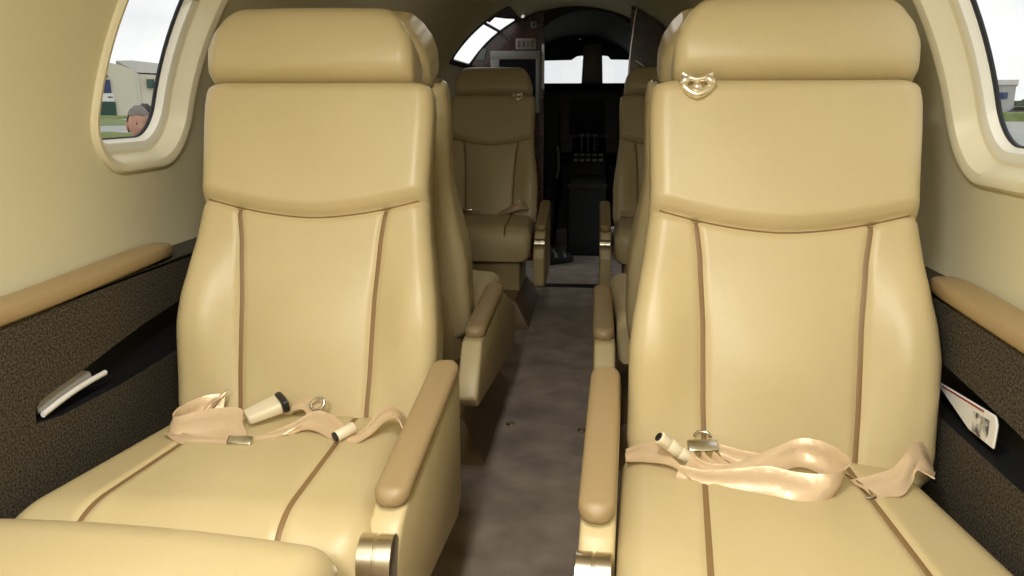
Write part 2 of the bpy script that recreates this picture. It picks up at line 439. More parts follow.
def cushion(parent, xl, xr, y1, seams, zt=.425, th=.15, name='seat_cushion', y0=.02, rise=0.0, seam_y=None):
    """xl(y), xr(y): edges; y0 back, y1 front (negative)"""
    rows = []; N = 64; r = .042
    def top(x, y):
        l, rr = xl(y), xr(y); c = (l + rr)/2; h = (rr - l)/2; u = (x - c)/h
        z = zt + rise*(y/y1) + .010*(1 - u*u)
        f = max(0, min(1, (.085 - (y - y1))/.085)); z -= .060*(1 - math.sqrt(1 - f*f))
        b = max(0, min(1, (y - y0 + .05)/.05)); z -= .03*(1 - math.sqrt(max(0, 1 - b*b)))
        for sx in seams:
            z -= .006*math.exp(-((x - sx(y))/.007)**2)
            z += .003*math.exp(-((x - sx(y))/.03)**2)
        return z
    for i in range(N + 1):
        y = y0 + (y1 - y0)*i/N; l, rr = xl(y), xr(y)
        f = max(0, min(1, (.05 - (y - y1))/.05)); ins = .03*(1 - math.sqrt(1 - f*f)); l += ins; rr -= ins
        ring = []; zb = zt - th
        for k in range(81):
            x = l + r + (rr - l - 2*r)*k/80; ring.append(Vector((x, y, top(x, y))))
        ez = top(rr - r, y); rz = min(r, (ez - zb)*.5)
        for k in range(1, 9):
            a = PI/2*k/8; ring.append(Vector((rr - r + r*math.sin(a), y, ez - rz + rz*math.cos(a))))
        ring += [Vector((rr - .002, y, zb + .02)), Vector((rr - .02, y, zb)), Vector((l + .02, y, zb)), Vector((l + .002, y, zb + .02))]
        ez = top(l + r, y); rz = min(r, (ez - zb)*.5)
        for k in range(0, 8):
            a = PI/2*k/8; ring.append(Vector((l + r - r*math.cos(a), y, ez - rz + rz*math.sin(a))))
        rows.append(ring)
    mb = MB(); mb.loft(rows); o = mb.build(name, LEATHER, parent, True, 60)
    for sx in seams:
        strip = []
        for i in range(50):
            y = y0 - .02 + (y1 + .004 - y0 + .02)*i/49; x = sx(y); w = .0042
            strip.append([Vector((x - w, y, top(x - w, y) + .0005)), Vector((x - w*.5, y, top(x, y) + .0028)), Vector((x + w*.5, y, top(x, y) + .0028)), Vector((x + w, y, top(x + w, y) + .0005))])
        sp = MB(); sp.loft(strip, False); sp.build('seam', SEAM, o, True, 80)
    return o

def arm(parent, side, ax, yf, zf, yr, zr, knob=True, zb=.235, skew=0.0, kdx=.016, poly=None, kr=.034):
    """ax: pad centre |x|; front and rear ends of the pad"""
    X = side*ax; hw = .024
    dz = (zr - zf)/(yr - yf)
    pz = lambda y: zf + (y - yf)*dz
    SK = lambda v: Vector((v.x + side*skew*(v.y - yf)/(yr - yf), v.y, v.z))
    poly = poly or [(yr + .01, pz(yr) - .012), (yf + .012, pz(yf) - .012), (yf - .012, zf - .026), (yf - .085, zf - .115), (yf - .075, zb + .02), (yf + .0, zb), (yr - .02, zb), (yr + .01, zb + .03)]
    mb = MB(); mb.prism(poly, 0, X - side*.027, X + side*.022, .008, 3); mb.v = [SK(v) for v in mb.v]
    o = mb.build('armrest', LEATHER, parent, True, 40)
    # inner wall between cushion and arm
    pad = MB(); rings = []; N = 44; L = yr - yf
    for i in range(N + 1):
        t = .5 - .5*math.cos(PI*i/N); y = yf - .006 + (L + .012)*t
        d = min(y - (yf - .006), yr + .006 - y); e = 1 if d > .024 else math.sqrt(max(0, 1 - (1 - d/.024)**2))
        w = .0255*max(e, .05); h = .015*max(min(1, e*1.2), .1)
        zc = pz(y) + .001
        ring = []
        for k in range(24):
            a = 2*PI*k/24; c, s = math.cos(a), math.sin(a)
            ring.append(Vector((X + w*math.copysign(abs(c)**.7, c), y, zc + h*math.copysign(abs(s)**.7, s))))
        rings.append(ring)
    pad.loft([[SK(v) for v in rg] for rg in rings]); pad.build('arm_pad', TAN, o)
    if knob:
        kb = MB(); c = (X - side*kdx, yf - .052, zf - .060)
        r_ = kr
        kb.disc_lathe([(-.024, r_ - .004), (-.0225, r_), (-.0022, r_), (-.0012, r_ - .0018), (.0012, r_ - .0018), (.0022, r_), (.0225, r_), (.024, r_ - .004)], c, (1, 0, 0), 48)
        kb.build('recline_knob', NICKEL, o, True, 30)
    return o

def base(parent, side, px, ylo=-.60, yhi=.04):
    mb = MB(); rows = []
    a, b = -side*.20, side*px
    for z, ins in ((0.0, 0.0), (.012, .0), (.11, .055), (.122, .065), (.125, .08)):
        lo, hi = min(a, b) + ins, max(a, b) - ins
        rows.append([Vector((lo, ylo + ins*.6, z)), Vector((hi, ylo + ins*.6, z)), Vector((hi, yhi - ins*.6, z)), Vector((lo, yhi - ins*.6, z))])
    mb.loft(rows); pl = mb.build('floor_plinth', BROWN, parent, True, 30)
    pd = MB(); lo, hi = min(-side*.15, side*.195), max(-side*.15, side*.195)
    pd.box((lo, -.36, .115), (hi, .0, .30), .012, 3); pd.build('pedestal', PLASTIC, parent, True, 40)
    return pl

def seat_shell(fr, parent):
    """plastic back shell low down behind the cushion"""
    mb = MB(); rows = []
    for s in (-.10, -.085, .0, .10, .115):
        hw = .20 if s in (-.10, .115) else .212
        d0, d1 = -.085, (-.118 if s < .1 else -.108)
        rows.append([fr.P(-hw, s, d0), fr.P(hw, s, d0), fr.P(hw - .02, s, d1), fr.P(-hw + .02, s, d1)])
    mb.loft(rows); return mb.build('back_shell', PLASTIC, parent, True, 30)

def lin(a, b, y1=-.40): return lambda y: a + (b - a)*max(0, min(1.2, y/y1))
def seat(loc, rz, label, side, rec, armp, inner, outer, seams, yfront=-.42, knob=True, px=.245, zt=.425, headdx=0.0, armk={}, z0=.41):
    root = empty('cabin_seat', loc, rz, label, 'seat', 'cream leather cabin seats')
    fr = Frame(math.radians(rec), z0)
    backrest(fr, root); headrest(fr, root, headdx); seat_shell(fr, root)
    li, lo = lin(*inner), lin(*outer)
    xr = (lambda y: li(y)) if side > 0 else (lambda y: lo(y))
    xl = (lambda y: -lo(y)) if side > 0 else (lambda y: -li(y))
    cushion(root, xl, xr, yfront, [lin(*s) for s in seams], zt)
    arm(root, side, *armp, knob=knob, **armk)
    base(root, side, px)
    return root, fr

# ---- seat belts
def ribbon(name, path, m, parent, mult=8, th=.0022):
    """path: (centre, half-width vector)"""
    cs = crom([p[0] for p in path], mult); ws = crom([p[1] for p in path], mult)
    rings = []
    for i, (c, w) in enumerate(zip(cs, ws)):
        t = (cs[min(i+1, len(cs)-1)] - cs[max(i-1, 0)]).normalized(); nn = t.cross(w)
        nn = nn.normalized()*th/2 if nn.length > 1e-9 else Vector((0, 0, th/2))
        top = []; bot = []
        for k in range(7):
            u = -1 + 2*k/6; crease = nn*(1.4*math.cos(u*PI*1.5))
            top.append(c + w*u + nn + crease); bot.append(c + w*u - nn + crease)
        rings.append(top + bot[::-1])
    mb = MB(); mb.loft(rings); return mb.build(name, m, parent, True, 60)
V = Vector

seatA, frA = seat((-.380, 1.315, 0), math.radians(2), 'near left cream leather seat facing the camera, belt with black and white buckle', 1, 18.5,
    (.232, -.320, .437, .020, .520), (.205, .216), (.235, .318), [(-.135, -.195), (.103, .092)], -.40, headdx=-.017, armk=dict(skew=.032, kdx=.006))
seatB, frB = seat((.443, 1.22, 0), math.radians(-2.5), 'near right cream leather seat facing the camera, gold belt guide under its headrest', -1, 18.5,
    (.281, -.245, .437, .090, .525), (.250, .252), (.200, .262), [(-.120, -.142), (.094, .124)], -.47, px=.30, headdx=.015, armk=dict(kdx=.0))
CPOLY = [(.30, .440), (-.13, .458), (-.18, .445), (-.47, .335), (-.475, .19), (.36, .30), (.39, .33)]
seatC, frC = seat((-.415, 2.07, 0), PI, 'second left seat, turned away, its back against the near left seat', -1, 19.5,
    (.280, -.13, .468, .28, .452), (.245, .258), (.222, .25), [(-.11, -.13), (.12, .14)], -.50, knob=False, px=.265, zt=.450, armk=dict(poly=CPOLY), z0=.432)
seatD, frD = seat((.468, 2.08, 0), PI, 'second right seat, turned away and mostly hidden behind the near right seat', 1, 19.5,
    (.300, -.13, .468, .28, .452), (.262, .275), (.215, .235), [(-.12, -.14), (.11, .13)], -.50, knob=False, px=.30, zt=.450, armk=dict(poly=CPOLY), z0=.432)
seatE, frE = seat((-.395, 4.0, 0), 0, 'far left seat in full view across the cabin, facing the camera beside the aisle', 1, 18,
    (.296, -.44, .430, -.06, .50), (.240, .250), (.22, .25), [(-.12, -.14), (.12, .13)], -.44, px=.255, armk=dict(zb=.16, kdx=0, kr=.022))
seatF, frF = seat((.475, 4.0, 0), 0, 'far right seat mostly hidden behind the right seats, facing the camera', -1, 18,
    (.285, -.44, .430, -.06, .50), (.235, .245), (.21, .23), [(-.12, -.14), (.12, .13)], -.44, armk=dict(zb=.16, kdx=0, kr=.022))
def LA(x, y, z): return V((x + .385, y - 1.315, z))
def LB(x, y, z): return V((x - .443, y - 1.22, z))

# belt on the near left seat
def belt_left(root):
    b = ribbon('seat_belt', [(LA(-.585, 1.262, .424), V((0, .014, .004))), (LA(-.560, 1.255, .440), V((.004, .018, .006))), (LA(-.535, 1.262, .458), V((.006, .016, .012))), (LA(-.515, 1.285, .474), V((.008, .008, .010)))], WEB, root)
    ribbon('strap', [(LA(-.515, 1.285, .452), V((0, .012, .022))), (LA(-.548, 1.270, .450), V((0, .010, .024))), (LA(-.580, 1.235, .444), V((.004, .012, .022))), (LA(-.570, 1.205, .442), V((-.002, .016, .016))),
           (LA(-.52, 1.215, .447), V((0, .022, .020))), (LA(-.47, 1.222, .450), V((0, .026, .016))), (LA(-.448, 1.212, .440), V((-.012, .024, .008))), (LA(-.438, 1.188, .432), V((-.016, .012, 0)))], WEB, b)
    ribbon('strap', [(LA(-.58, 1.208, .436), V((0, .014, -.006))), (LA(-.54, 1.182, .436), V((0, .012, .004))), (LA(-.49, 1.180, .436), V((0, .010, .003))), (LA(-.45, 1.176, .437), V((0, .008, .002)))], WEB, b)
    k = MB(); ax = Vector((.060, .045, .018)).normalized(); c = LA(-.430, 1.262, .459)
    up = Vector((-.15, -.35, 1)); up = (up - ax*up.dot(ax)).normalized(); sd = ax.cross(up)
    def fr(t, a, bb): return c + ax*t + sd*a + up*bb
    def hull(mbx, t0, t1, w0, w1, h0, h1):
        rows = []
        for t, w, h in ((t0, w0*.8, h0*.7), (t0 + .003, w0, h0), (t1 - .003, w1, h1), (t1, w1*.85, h1*.75)):
            rows.append([fr(t, w*math.copysign(abs(math.cos(q))**.5, math.cos(q)), h*math.copysign(abs(math.sin(q))**.5, math.sin(q))) for q in [2*PI*j/24 for j in range(24)]])
        mbx.loft(rows)
    hull(k, -.034, .026, .017, .021, .009, .012); k.build('buckle', BUCK, b)
    k2 = MB(); hull(k2, .025, .038, .022, .022, .0135, .0135); k2.build('release_button', BLACK, b)
    # metal tongue and looped strap
    ribbon('strap', [(LA(-.398, 1.285, .452), V((.004, .012, .004))), (LA(-.365, 1.290, .462), V((.004, .012, .008))), (LA(-.342, 1.262, .455), V((.010, .014, .010))), (LA(-.355, 1.232, .444), V((.014, .010, .008))), (LA(-.385, 1.205, .436), V((.010, .016, .004))), (LA(-.425, 1.182, .434), V((.004, .016, .004)))], WEB, b)
    ribbon('strap', [(LA(-.420, 1.192, .433), V((.004, .016, .002))), (LA(-.380, 1.218, .437), V((.004, .016, .008))), (LA(-.345, 1.240, .450), V((.006, .018, .010))), (LA(-.315, 1.236, .446), V((.008, .020, .006))), (LA(-.285, 1.215, .438), V((.006, .020, .004))), (LA(-.255, 1.205, .436), V((.002, .016, .004))), (LA(-.235, 1.228, .446), V((-.002, .018, .006))), (LA(-.212, 1.245, .465), V((-.004, .022, .004))), (LA(-.190, 1.245, .462), V((-.002, .024, -.004))), (LA(-.174, 1.235, .435), V((0, .022, -.006)))], WEB, b)
    t = MB(); t.tube(crom([LA(-.352, 1.272, .468), LA(-.340, 1.275, .478), LA(-.328, 1.272, .476), LA(-.330, 1.266, .464), LA(-.345, 1.266, .460), LA(-.352, 1.272, .468)], 5), .003, 8); t.build('tongue', CHROME, b)
    p = MB(); p.box((-.021, -.009, -.004), (.021, .009, .004), .003, 2, Matrix.Translation(LA(-.440, 1.172, .440)) @ Matrix.Rotation(math.radians(35), 4, 'X')); p.build('adjuster', CHROME, b)
    q = MB(); d = V((.030, .030, .010)); q.disc_lathe([(0, .008), (.002, .0095), (.034, .0095), (.036, .008)], LA(-.285, 1.190, .444), d, 20); q.build('connector', BUCK, b)
    q = MB(); q.disc_lathe([(-.004, .006), (-.003, .0085), (.001, .0085)], LA(-.285, 1.190, .444), d, 20); q.build('connector_cap', BLACK, b)
belt_left(seatA)

def belt_right(root):
    b = ribbon('seat_belt', [(LB(.200, 1.185, .432), V((0, .016, .003))), (LB(.230, 1.180, .442), V((0, .022, .006))), (LB(.262, 1.165, .447), V((-.006, .026, .006))), (LB(.285, 1.130, .440), V((-.012, .026, .002)))], WEB, root)
    # long strap running right and folding back into a large loop
    ribbon('strap', [(LB(.278, 1.125, .438), V((.004, .010, .006))), (LB(.315, 1.110, .436), V((.002, .014, .008))), (LB(.36, 1.098, .441), V((0, .018, .012))), (LB(.405, 1.090, .446), V((0, .022, .016))), (LB(.445, 1.075, .445), V((.004, .020, .018))),
           (LB(.485, 1.078, .446), V((.008, .010, .024))), (LB(.508, 1.105, .454), V((.010, .004, .026))), (LB(.498, 1.142, .462), V((.004, .006, .024))), (LB(.462, 1.160, .466), V((0, .008, .020))), (LB(.42, 1.145, .457), V((0, .014, .014))), (LB(.37, 1.125, .446), V((0, .016, .008))), (LB(.325, 1.125, .440), V((0, .014, .006))), (LB(.295, 1.150, .446), V((.006, .012, .006)))], WEB, b, 10)
    ribbon('strap', [(LB(.345, 1.178, .452), V((0, .012, .006))), (LB(.375, 1.165, .448), V((0, .014, .008))), (LB(.415, 1.155, .446), V((0, .016, .010))), (LB(.452, 1.172, .458), V((0, .014, .012)))], WEB, b)
    for i in range(3):
        ribbon('strap', [(LB(.300 + .016*i, 1.165, .452), V((.002, .006, .004))), (LB(.308 + .018*i, 1.145, .447), V((.002, .006, .004))), (LB(.330 + .016*i, 1.132, .444), V((0, .006, .005))), (LB(.365 + .012*i, 1.130, .446), V((0, .006, .005)))], WEB, b)
    q = MB(); d = V((.034, .010, -.028)); c = LB(.252, 1.150, .480)
    q.disc_lathe([(-.004, .008), (-.002, .0105), (.014, .0105), (.016, .009), (.018, .0105), (.036, .0105), (.038, .009), (.040, .0105), (.055, .010), (.058, .008)], c, d, 24); q.build('connector', BUCK, b)
    k = MB(); k.disc_lathe([(-.006, .004), (-.0055, .007), (-.003, .0075)], c, d, 20); k.build('connector_cap', BLACK, b)
    p = MB(); mt = Matrix.Translation(LB(.318, 1.176, .460)) @ Matrix.Rotation(math.radians(8), 4, 'Z') @ Matrix.Rotation(math.radians(35), 4, 'X')
    p.box((-.024, -.011, -.0035), (.024, .011, .0035), .003, 2, mt); p.build('buckle', CHROME, b)
    p = MB(); mt = Matrix.Translation(LB(.318, 1.190, .470)) @ Matrix.Rotation(math.radians(35), 4, 'X')
    p.tube([mt @ V((.012*math.cos(a), .009*math.sin(a), 0)) for a in [PI*j/10 for j in range(11)]], .003, 8); p.build('buckle_loop', CHROME, b)
    t = MB(); t.tube(crom([LB(.487, 1.170, .452), LB(.515, 1.150, .446), LB(.535, 1.128, .440), LB(.552, 1.095, .434), LB(.536, 1.088, .433)], 6), .0028, 8); t.build('wire_loop', CHROME, b)
    ribbon('strap', [(LB(.540, 1.110, .437), V((-.014, .018, .004))), (LB(.568, 1.118, .441), V((-.004, .020, .008))), (LB(.592, 1.126, .446), V((0, .022, .012))), (LB(.615, 1.150, .462), V((.004, .022, .020))), (LB(.632, 1.165, .468), V((.010, .022, .012))), (LB(.652, 1.160, .445), V((.010, .030, -.006)))], WEB, b)
belt_right(seatB)

def belt_far(root, dx=0):
    b = ribbon('seat_belt', [(V((-.21, -.03, .45)), V((0, .02, .01))), (V((-.15, -.05, .448)), V((0, .02, .012))), (V((-.09, -.04, .446)), V((0, .02, .008))), (V((-.03, -.05, .445)), V((0, .018, .004)))], WEB, root)
    ribbon('strap', [(V((.06, -.07, .445)), V((0, .02, .004))), (V((.12, -.06, .465)), V((0, .02, .014))), (V((.17, -.04, .488)), V((0, .012, .024))), (V((.205, -.02, .46)), V((.004, .02, .0)))], WEB, b)
    p = MB(); p.box((-.03, -.016, -.008), (.03, .016, .008), .004, 2, Matrix.Translation((-.10, -.06, .460))); p.build('buckle', CHROME, b)
belt_far(seatE); belt_far(seatF)

# belt guide under a headrest (metal crescent with two bright ends)
def guide(fr, parent, x0):
    mb = MB()
    pts = [fr.P(x0 + .026*math.cos(a), .634 + .026*math.sin(a)*(1 - .25*abs(math.cos(a))), .022) for a in [PI + PI*j/16 for j in range(17)]]
    mb.tube(pts, [.0045 + .003*math.sin(PI*j/16) for j in range(17)], 10)
    mb.tube([fr.P(x0 - .024 + .048*j/10, .642 - .010*math.sin(PI*j/10), .028) for j in range(11)], .0050, 10)
    o = mb.build('belt_guide', GOLD, parent)
    for sg in (-1, 1):
        e = MB(); bm = bmesh.new(); bmesh.ops.create_uvsphere(bm, u_segments=14, v_segments=10, radius=1)
        for v in bm.verts: v.co = fr.P(x0 + sg*(.020 - v.co.y*.005) + v.co.x*.009, .631 + v.co.y*.010, .027 + v.co.z*.008)
        e.bm(bm); e.build('guide_end', GOLD, o)
    e = MB(); bm = bmesh.new(); bmesh.ops.create_uvsphere(bm, u_segments=14, v_segments=10, radius=1)
    for v in bm.verts: v.co = fr.P(x0 + v.co.x*.008, .620 + v.co.y*.008, .026 + v.co.z*.007)
    e.bm(bm); e.build('guide_stud', GOLD, o)
    return o
guide(frB, seatB, -.145)
guide(frE, seatE, .13)

# front cushion of another seat at the bottom left of the view
root = empty('seat_front', (-.405, .888, 0), PI + math.radians(-3), 'rounded front of a cream leather seat at the bottom left corner of the view', 'seat')
cushion(root, lambda y: -.248, lambda y: .248, -.002, [], .466, .16, y0=.48)
mb = MB(); mb.box((-.2, .06, .012), (.2, .44, .30), .03, 3); mb.build('pedestal', PLASTIC, root, True, 40)
mb = MB(); mb.box((-.22, .02, 0), (.22, .46, .05), .012, 2); mb.build('floor_plinth', BROWN, root, True, 40)

# papers in the side pockets
root = empty('folded_brochure', (-.700, 1.08, .497), 0, 'white folded brochure lying in the left side pocket', 'brochure')
mb = MB(); rows = []
for i in range(17):
    t = i/16; y = .004 + .165*t; z = .012 + .012*t + .004*math.sin(t*PI)
    rows.append([V((-.004 - .004*math.cos(a), y, z + .005*math.sin(a))) for a in [2*PI*k/12 for k in range(12)]])
mb.loft(rows); mb.build('rolled_edge', PAPER, root)
mb = MB(); rows = []
for i in range(17):
    t = i/16; y = .006 + .135*t; h = .030*math.sin(PI*min(1, t*.8 + .1))
    rows.append([V((-.010, y, .014 + .012*t)), V((-.014, y, .014 + .012*t + h)), V((-.016, y, .014 + .012*t + h)), V((-.013, y, .012 + .012*t))])
mb.loft(rows); mb.build('cover', GREYPAPER, root)
root = empty('magazine', (.700, 1.118, .500), 0, 'white printed magazine standing in the right side pocket', 'magazine')
mb = MB(); mb.prism([(.205, .034), (.0, .052), (-.008, .040), (-.006, .004), (.070, .002)], 0, .006, .010, .0015, 1); mb.build('cover', PAPER, root, True, 30)
mb = MB(); mb.prism([(.058, .036), (.012, .040), (.010, .006), (.056, .006)], 0, .0045, .0055); mb.build('picture', PRINTED, root, False)
mb = MB(); mb.prism([(.17, .0358), (.03, .0478), (.03, .0455), (.17, .0340)], 0, .0045, .0055); mb.build('red_line', REDINK, root, False)
mb = MB(); mb.prism([(.20, .026), (.075, .034), (.075, .020), (.15, .016)], 0, .013, .018, .001, 1); mb.build('inner_pages', PAPER, root, True, 30)

# little floor fittings in the aisle carpet
def stud(x, y, label):
    root = empty('floor_fitting', (x, y, 0), 0, label, 'floor fitting', 'metal fittings in the aisle carpet')
    mb = MB(); mb.disc_lathe([(-.002, .016), (.003, .016), (.005, .013)], (0, 0, 0), (0, 0, 1), 24); mb.build('ring', CHROME, root, True, 30)
    mb = MB(); mb.disc_lathe([(.004, .010), (.0065, .009), (.0075, .004)], (0, 0, 0), (0, 0, 1), 20); mb.build('cap', BROWN, root, True, 30)
stud(-.105, 2.33, 'round metal floor fitting near the left side of the aisle carpet')
stud(.118, 2.30, 'round metal floor fitting beside the armrest of the right seat')
# carpet threshold
mb = MB(); mb.prism([(4.26, 0), (4.275, .010), (4.31, .010), (4.325, 0)], 0, -.70, .70); struct(mb.build('trim_3', BLACK, smooth=False))

# ------------------------------------------------------------------ forward partitions and cockpit
# door opening surround (dark) with bar and upper latch, sky beyond
mb = MB(); y0, y1, a0, a1 = DOOR
ring = lambda ins, r: [cyl(-1, y, a, r) for y, a in rrect((y0+y1)/2, (a0+a1)/2, (y1-y0)/2 - ins, (a1-a0)/2 - ins, .03, 5)]
mb.loft([ring(-.03, R-.003), ring(-.03, R-.006), ring(.0, R-.006), ring(.002, R+.004), ring(-.03, R+.005)], True, False)
root = struct(mb.build('door_1', BLACK, None, True, 30))
b = MB(); b.tube([cyl(-1, y0 + (y1-y0)*t/6, .705 + .012*t/6, R + .004) for t in range(7)], .009, 8); b.build('cross_bar', BLACK, root)
b = MB(); b.loft([[cyl(-1, y0 + .0, .72, r), cyl(-1, y0 + .14, .725, r), cyl(-1, y0 + .10, .765, r), cyl(-1, y0 + .36, .80, r), cyl(-1, y1, .845, r), cyl(-1, y0, .845, r)] for r in (R+.004, R+.010)]); b.build('latch_plate', BLACK, root, False)
b = MB(); b.prism([(-.60, 1.235), (-.545, 1.235), (-.53, 1.30), (-.56, 1.30)], 1, 4.985, 4.995); b.build('grey_hinge', COCKPIT_GREY, root, False)

# left forward partition with framed niche and EXIT sign
def half_circle_partition(name, xa, xb, y, t, z0=0.0):
    pts = []
    xs = [xa + (xb - xa)*i/24 for i in range(25)]
    top = [(x, ZC + math.sqrt(max(0, (R - .004)**2 - x*x))) for x in xs]
    bot = [(xs[-1], z0), (xs[0], z0)]
    mb = MB(); mb.prism(top + bot, 1, y, y + t); return mb.build(name, WOOD, None, False)
pl = struct(half_circle_partition('wall_front_left', -.70, -.185, 5.0, .05))
pr = struct(half_circle_partition('wall_front_right', .308, .70, 4.45, .05))
mb = MB(); mb.box((-.196, 4.985, 1.06), (-.180, 5.0, 1.325), .003, 2); mb.build('edge_strip', mat('white lit edge', (.85, .84, .80), .4), pl)  # white colour stands in for daylight on the partition's edge
mb = MB(); mb.box((-.189, 4.985, .02), (-.181, 5.0, 1.055), .002, 2); mb.build('edge_trim', WOOD, pl)
mb = MB(); pts = crom([(.308, 4.44, 1.05), (.306, 4.44, 1.15), (.312, 4.44, 1.26), (.325, 4.44, 1.40), (.335, 4.44, 1.46)], 6); mb.tube(pts, .006, 8); mb.build('edge_strip', CHROME, pr)
mb = MB(); mb.tube(crom([(.335, 4.44, 1.20), (.38, 4.435, 1.17), (.43, 4.435, 1.14)], 6), .005, 8); mb.build('grab_wire', CHROME, pr)
# cabinet niche: frame + dark inside
root = empty('galley_cabinet', (-.36, 4.99, .86), 0, 'grey framed cabinet with a dark opening behind the far left seat', 'cabinet')
mb = MB()
x0, x1, z0, z1 = -.145, .155, .10, .425
mb.box((x0, -.03, z1 - .05), (x1, 0, z1), .004, 2); mb.box((x0, -.03, z0), (x0 + .055, 0, z1 - .049), .004, 2); mb.box((x1 - .025, -.03, z0), (x1, 0, z1 - .049), .004, 2); mb.box((x0, -.03, z0 - .04), (x1, 0, z0 + .001), .004, 2)
mb.build('frame', CABGREY, root, True, 30)
mb = MB(); mb.box((x0 + .05, -.012, z0), (x1 - .02, -.004, z1 - .045)); mb.build('dark_panel', SCREEN, root, False)
# EXIT sign
root = empty('exit_sign', (-.292, 4.985, 1.325), 0, 'small EXIT sign on the dark wood above the grey cabinet', 'sign')
mb = MB(); mb.box((-.062, -.006, -.032), (.062, .012, .032), .004, 2); mb.build('plate', SIGNWHITE, root, True, 30)
def letter_boxes(mbx, ch, x, w, h):
    t = .0055; B = lambda a, b, c, d: mbx.box((a, -.0085, b), (c, -.0055, d))
    if ch == 'E':
        B(x, -h/2, x + t, h/2)
        for z in (-h/2, -t/2, h/2 - t): B(x + t*.9, z, x + w, z + t)
    if ch == 'I': B(x + w/2 - t/2, -h/2, x + w/2 + t/2, h/2)
    if ch == 'T': B(x + w/2 - t/2, -h/2, x + w/2 + t/2, h/2 - t*.9); B(x, h/2 - t, x + w, h/2)
    if ch == 'X':
        for s in (1, -1):
            L = math.hypot(w, h); M_ = Matrix.Translation((x + w/2, -.007, 0)) @ Matrix.Rotation(s*math.atan2(w, h), 4, 'Y')
            mbx.box((-t/2, -.0015, -L/2*.95), (t/2, .0015, L/2*.95), 0, 2, M_)
mb = MB()
for i, ch in enumerate('EXIT'): letter_boxes(mb, ch, -.047 + i*.0255, .018, .036)
mb.build('letters', SIGNRED, root, False)
root = empty('wall_switch', (-.245, 4.985, 1.435), 0, 'small pale square plate above the EXIT sign', 'switch plate')
mb = MB(); mb.box((-.018, -.008, -.020), (.018, .012, .020), .003, 2); mb.build('plate', CABGREY, root, True, 30)
mb = MB(); mb.box((-.006, -.012, -.009), (.006, -.006, .009), .002, 2); mb.build('rocker', BLACK, root, True, 30)
# dome lamp high on the left
root = empty('reading_light', (-.300, 4.86, 1.470), 0, 'tiny round reading light on the ceiling above the open door', 'light')
mb = MB(); mb.disc_lathe([(-.012, .010), (.0, .011), (.005, .008), (.007, .002)], (0, 0, 0), (.4, -.5, -.75), 20); mb.build('lens', emis('lamp glow', (.9, .85, .7), .6), root)
mb = MB(); mb.disc_lathe([(-.022, .012), (-.016, .015), (-.004, .015), (-.002, .012)], (0, 0, 0), (.4, -.5, -.75), 20); mb.build('bezel', BLACK, root)

# cockpit shell: floor, side walls, roof, windshield wall with two panes
CY0, CY1 = 5.05, 6.35
mb = MB(); mb.box((-.72, CY0, -.03), (.72, CY1 + .3, 0)); struct(mb.build('floor_front', CARPET, smooth=False))
for nm, t0, t1 in (('wall_cockpit_right', -62, 35), ('ceiling_cockpit', 35, 145), ('wall_cockpit_left', 145, 242)):
    mb = MB(); rings = []
    for k in range(12):
        y = CY0 + (CY1 - CY0)*k/11; sc = 1 - .10*(k/11)
        rings.append([Vector((R*sc*math.cos(t), y, .70 + (R + .09)*math.sin(t)*(1 - .12*(k/11)**1.5))) for t in [math.radians(t0 + (t1 - t0)*j/16) for j in range(17)]])
    mb.loft(rings, False); struct(mb.build(nm, COCKPIT, None, True, 60))
# arch over the cockpit entry
mb = MB()
outer = [(R*math.cos(a), ZC + R*math.sin(a)) for a in [math.radians(20 + 140*j/32) for j in range(33)]]
inner = [(.075 + .42*math.cos(a), 1.10 + .42*math.sin(a)) for a in [math.radians(5 + 170*j/32) for j in range(33)]]
bm = MB(); bm.loft([[V((x, 5.05, z)) for x, z in outer], [V((x, 5.05, z)) for x, z in inner], [V((x, 5.12, z)) for x, z in inner]], False)
struct(bm.build('trim_4', COCKPIT, None, True, 30))
# front wall with windshield openings
def front_wall():
    y = CY1; mb = MB()
    ex, ez, zc = .6885, .7524, .70
    half = lambda z: ex*math.sqrt(max(0, 1 - ((z - zc)/ez)**2))
    def slab(m, z0, z1, xa=-9, xb=9, ya=0, yb=.05):
        zs = [z0 + (z1 - z0)*k/16 for k in range(17)]
        pts = [(max(xa, -half(z)), z) for z in zs] + [(min(xb, half(z)), z) for z in reversed(zs)]
        m.prism(pts, 1, y + ya, y + yb)
    slab(mb, -.03, 1.128); slab(mb, 1.38, 1.4515)
    o = struct(mb.build('wall_front', COCKPIT, None, False))
    p = MB(); p.prism([(.018, 1.12), (.180, 1.12), (.168, 1.41), (.030, 1.41)], 1, y - .04, y + .04, .008, 2); p.build('centre_post', CABGREY, o, True, 30)
    s = MB()
    for pts in ([(-.50, 1.290), (-.06, 1.298), (-.02, 1.325), (.035, 1.33), (.035, 1.40), (-.30, 1.40)], [(.50, 1.295), (.235, 1.300), (.215, 1.325), (.16, 1.33), (.16, 1.40), (.30, 1.40)]):
        s.prism(pts, 1, y - .03, y - .015, .003, 1)
    s.build('sun_visor', COCKPIT, o, True, 30)
    for i, (a, b) in enumerate(((-.66, .04), (.165, .66))):
        g = MB(); slab(g, 1.12, 1.40, a, b, .02, .026); struct(g.build('window_%d' % (5 + i), GLASS, None, False))
    return o
front_wall()
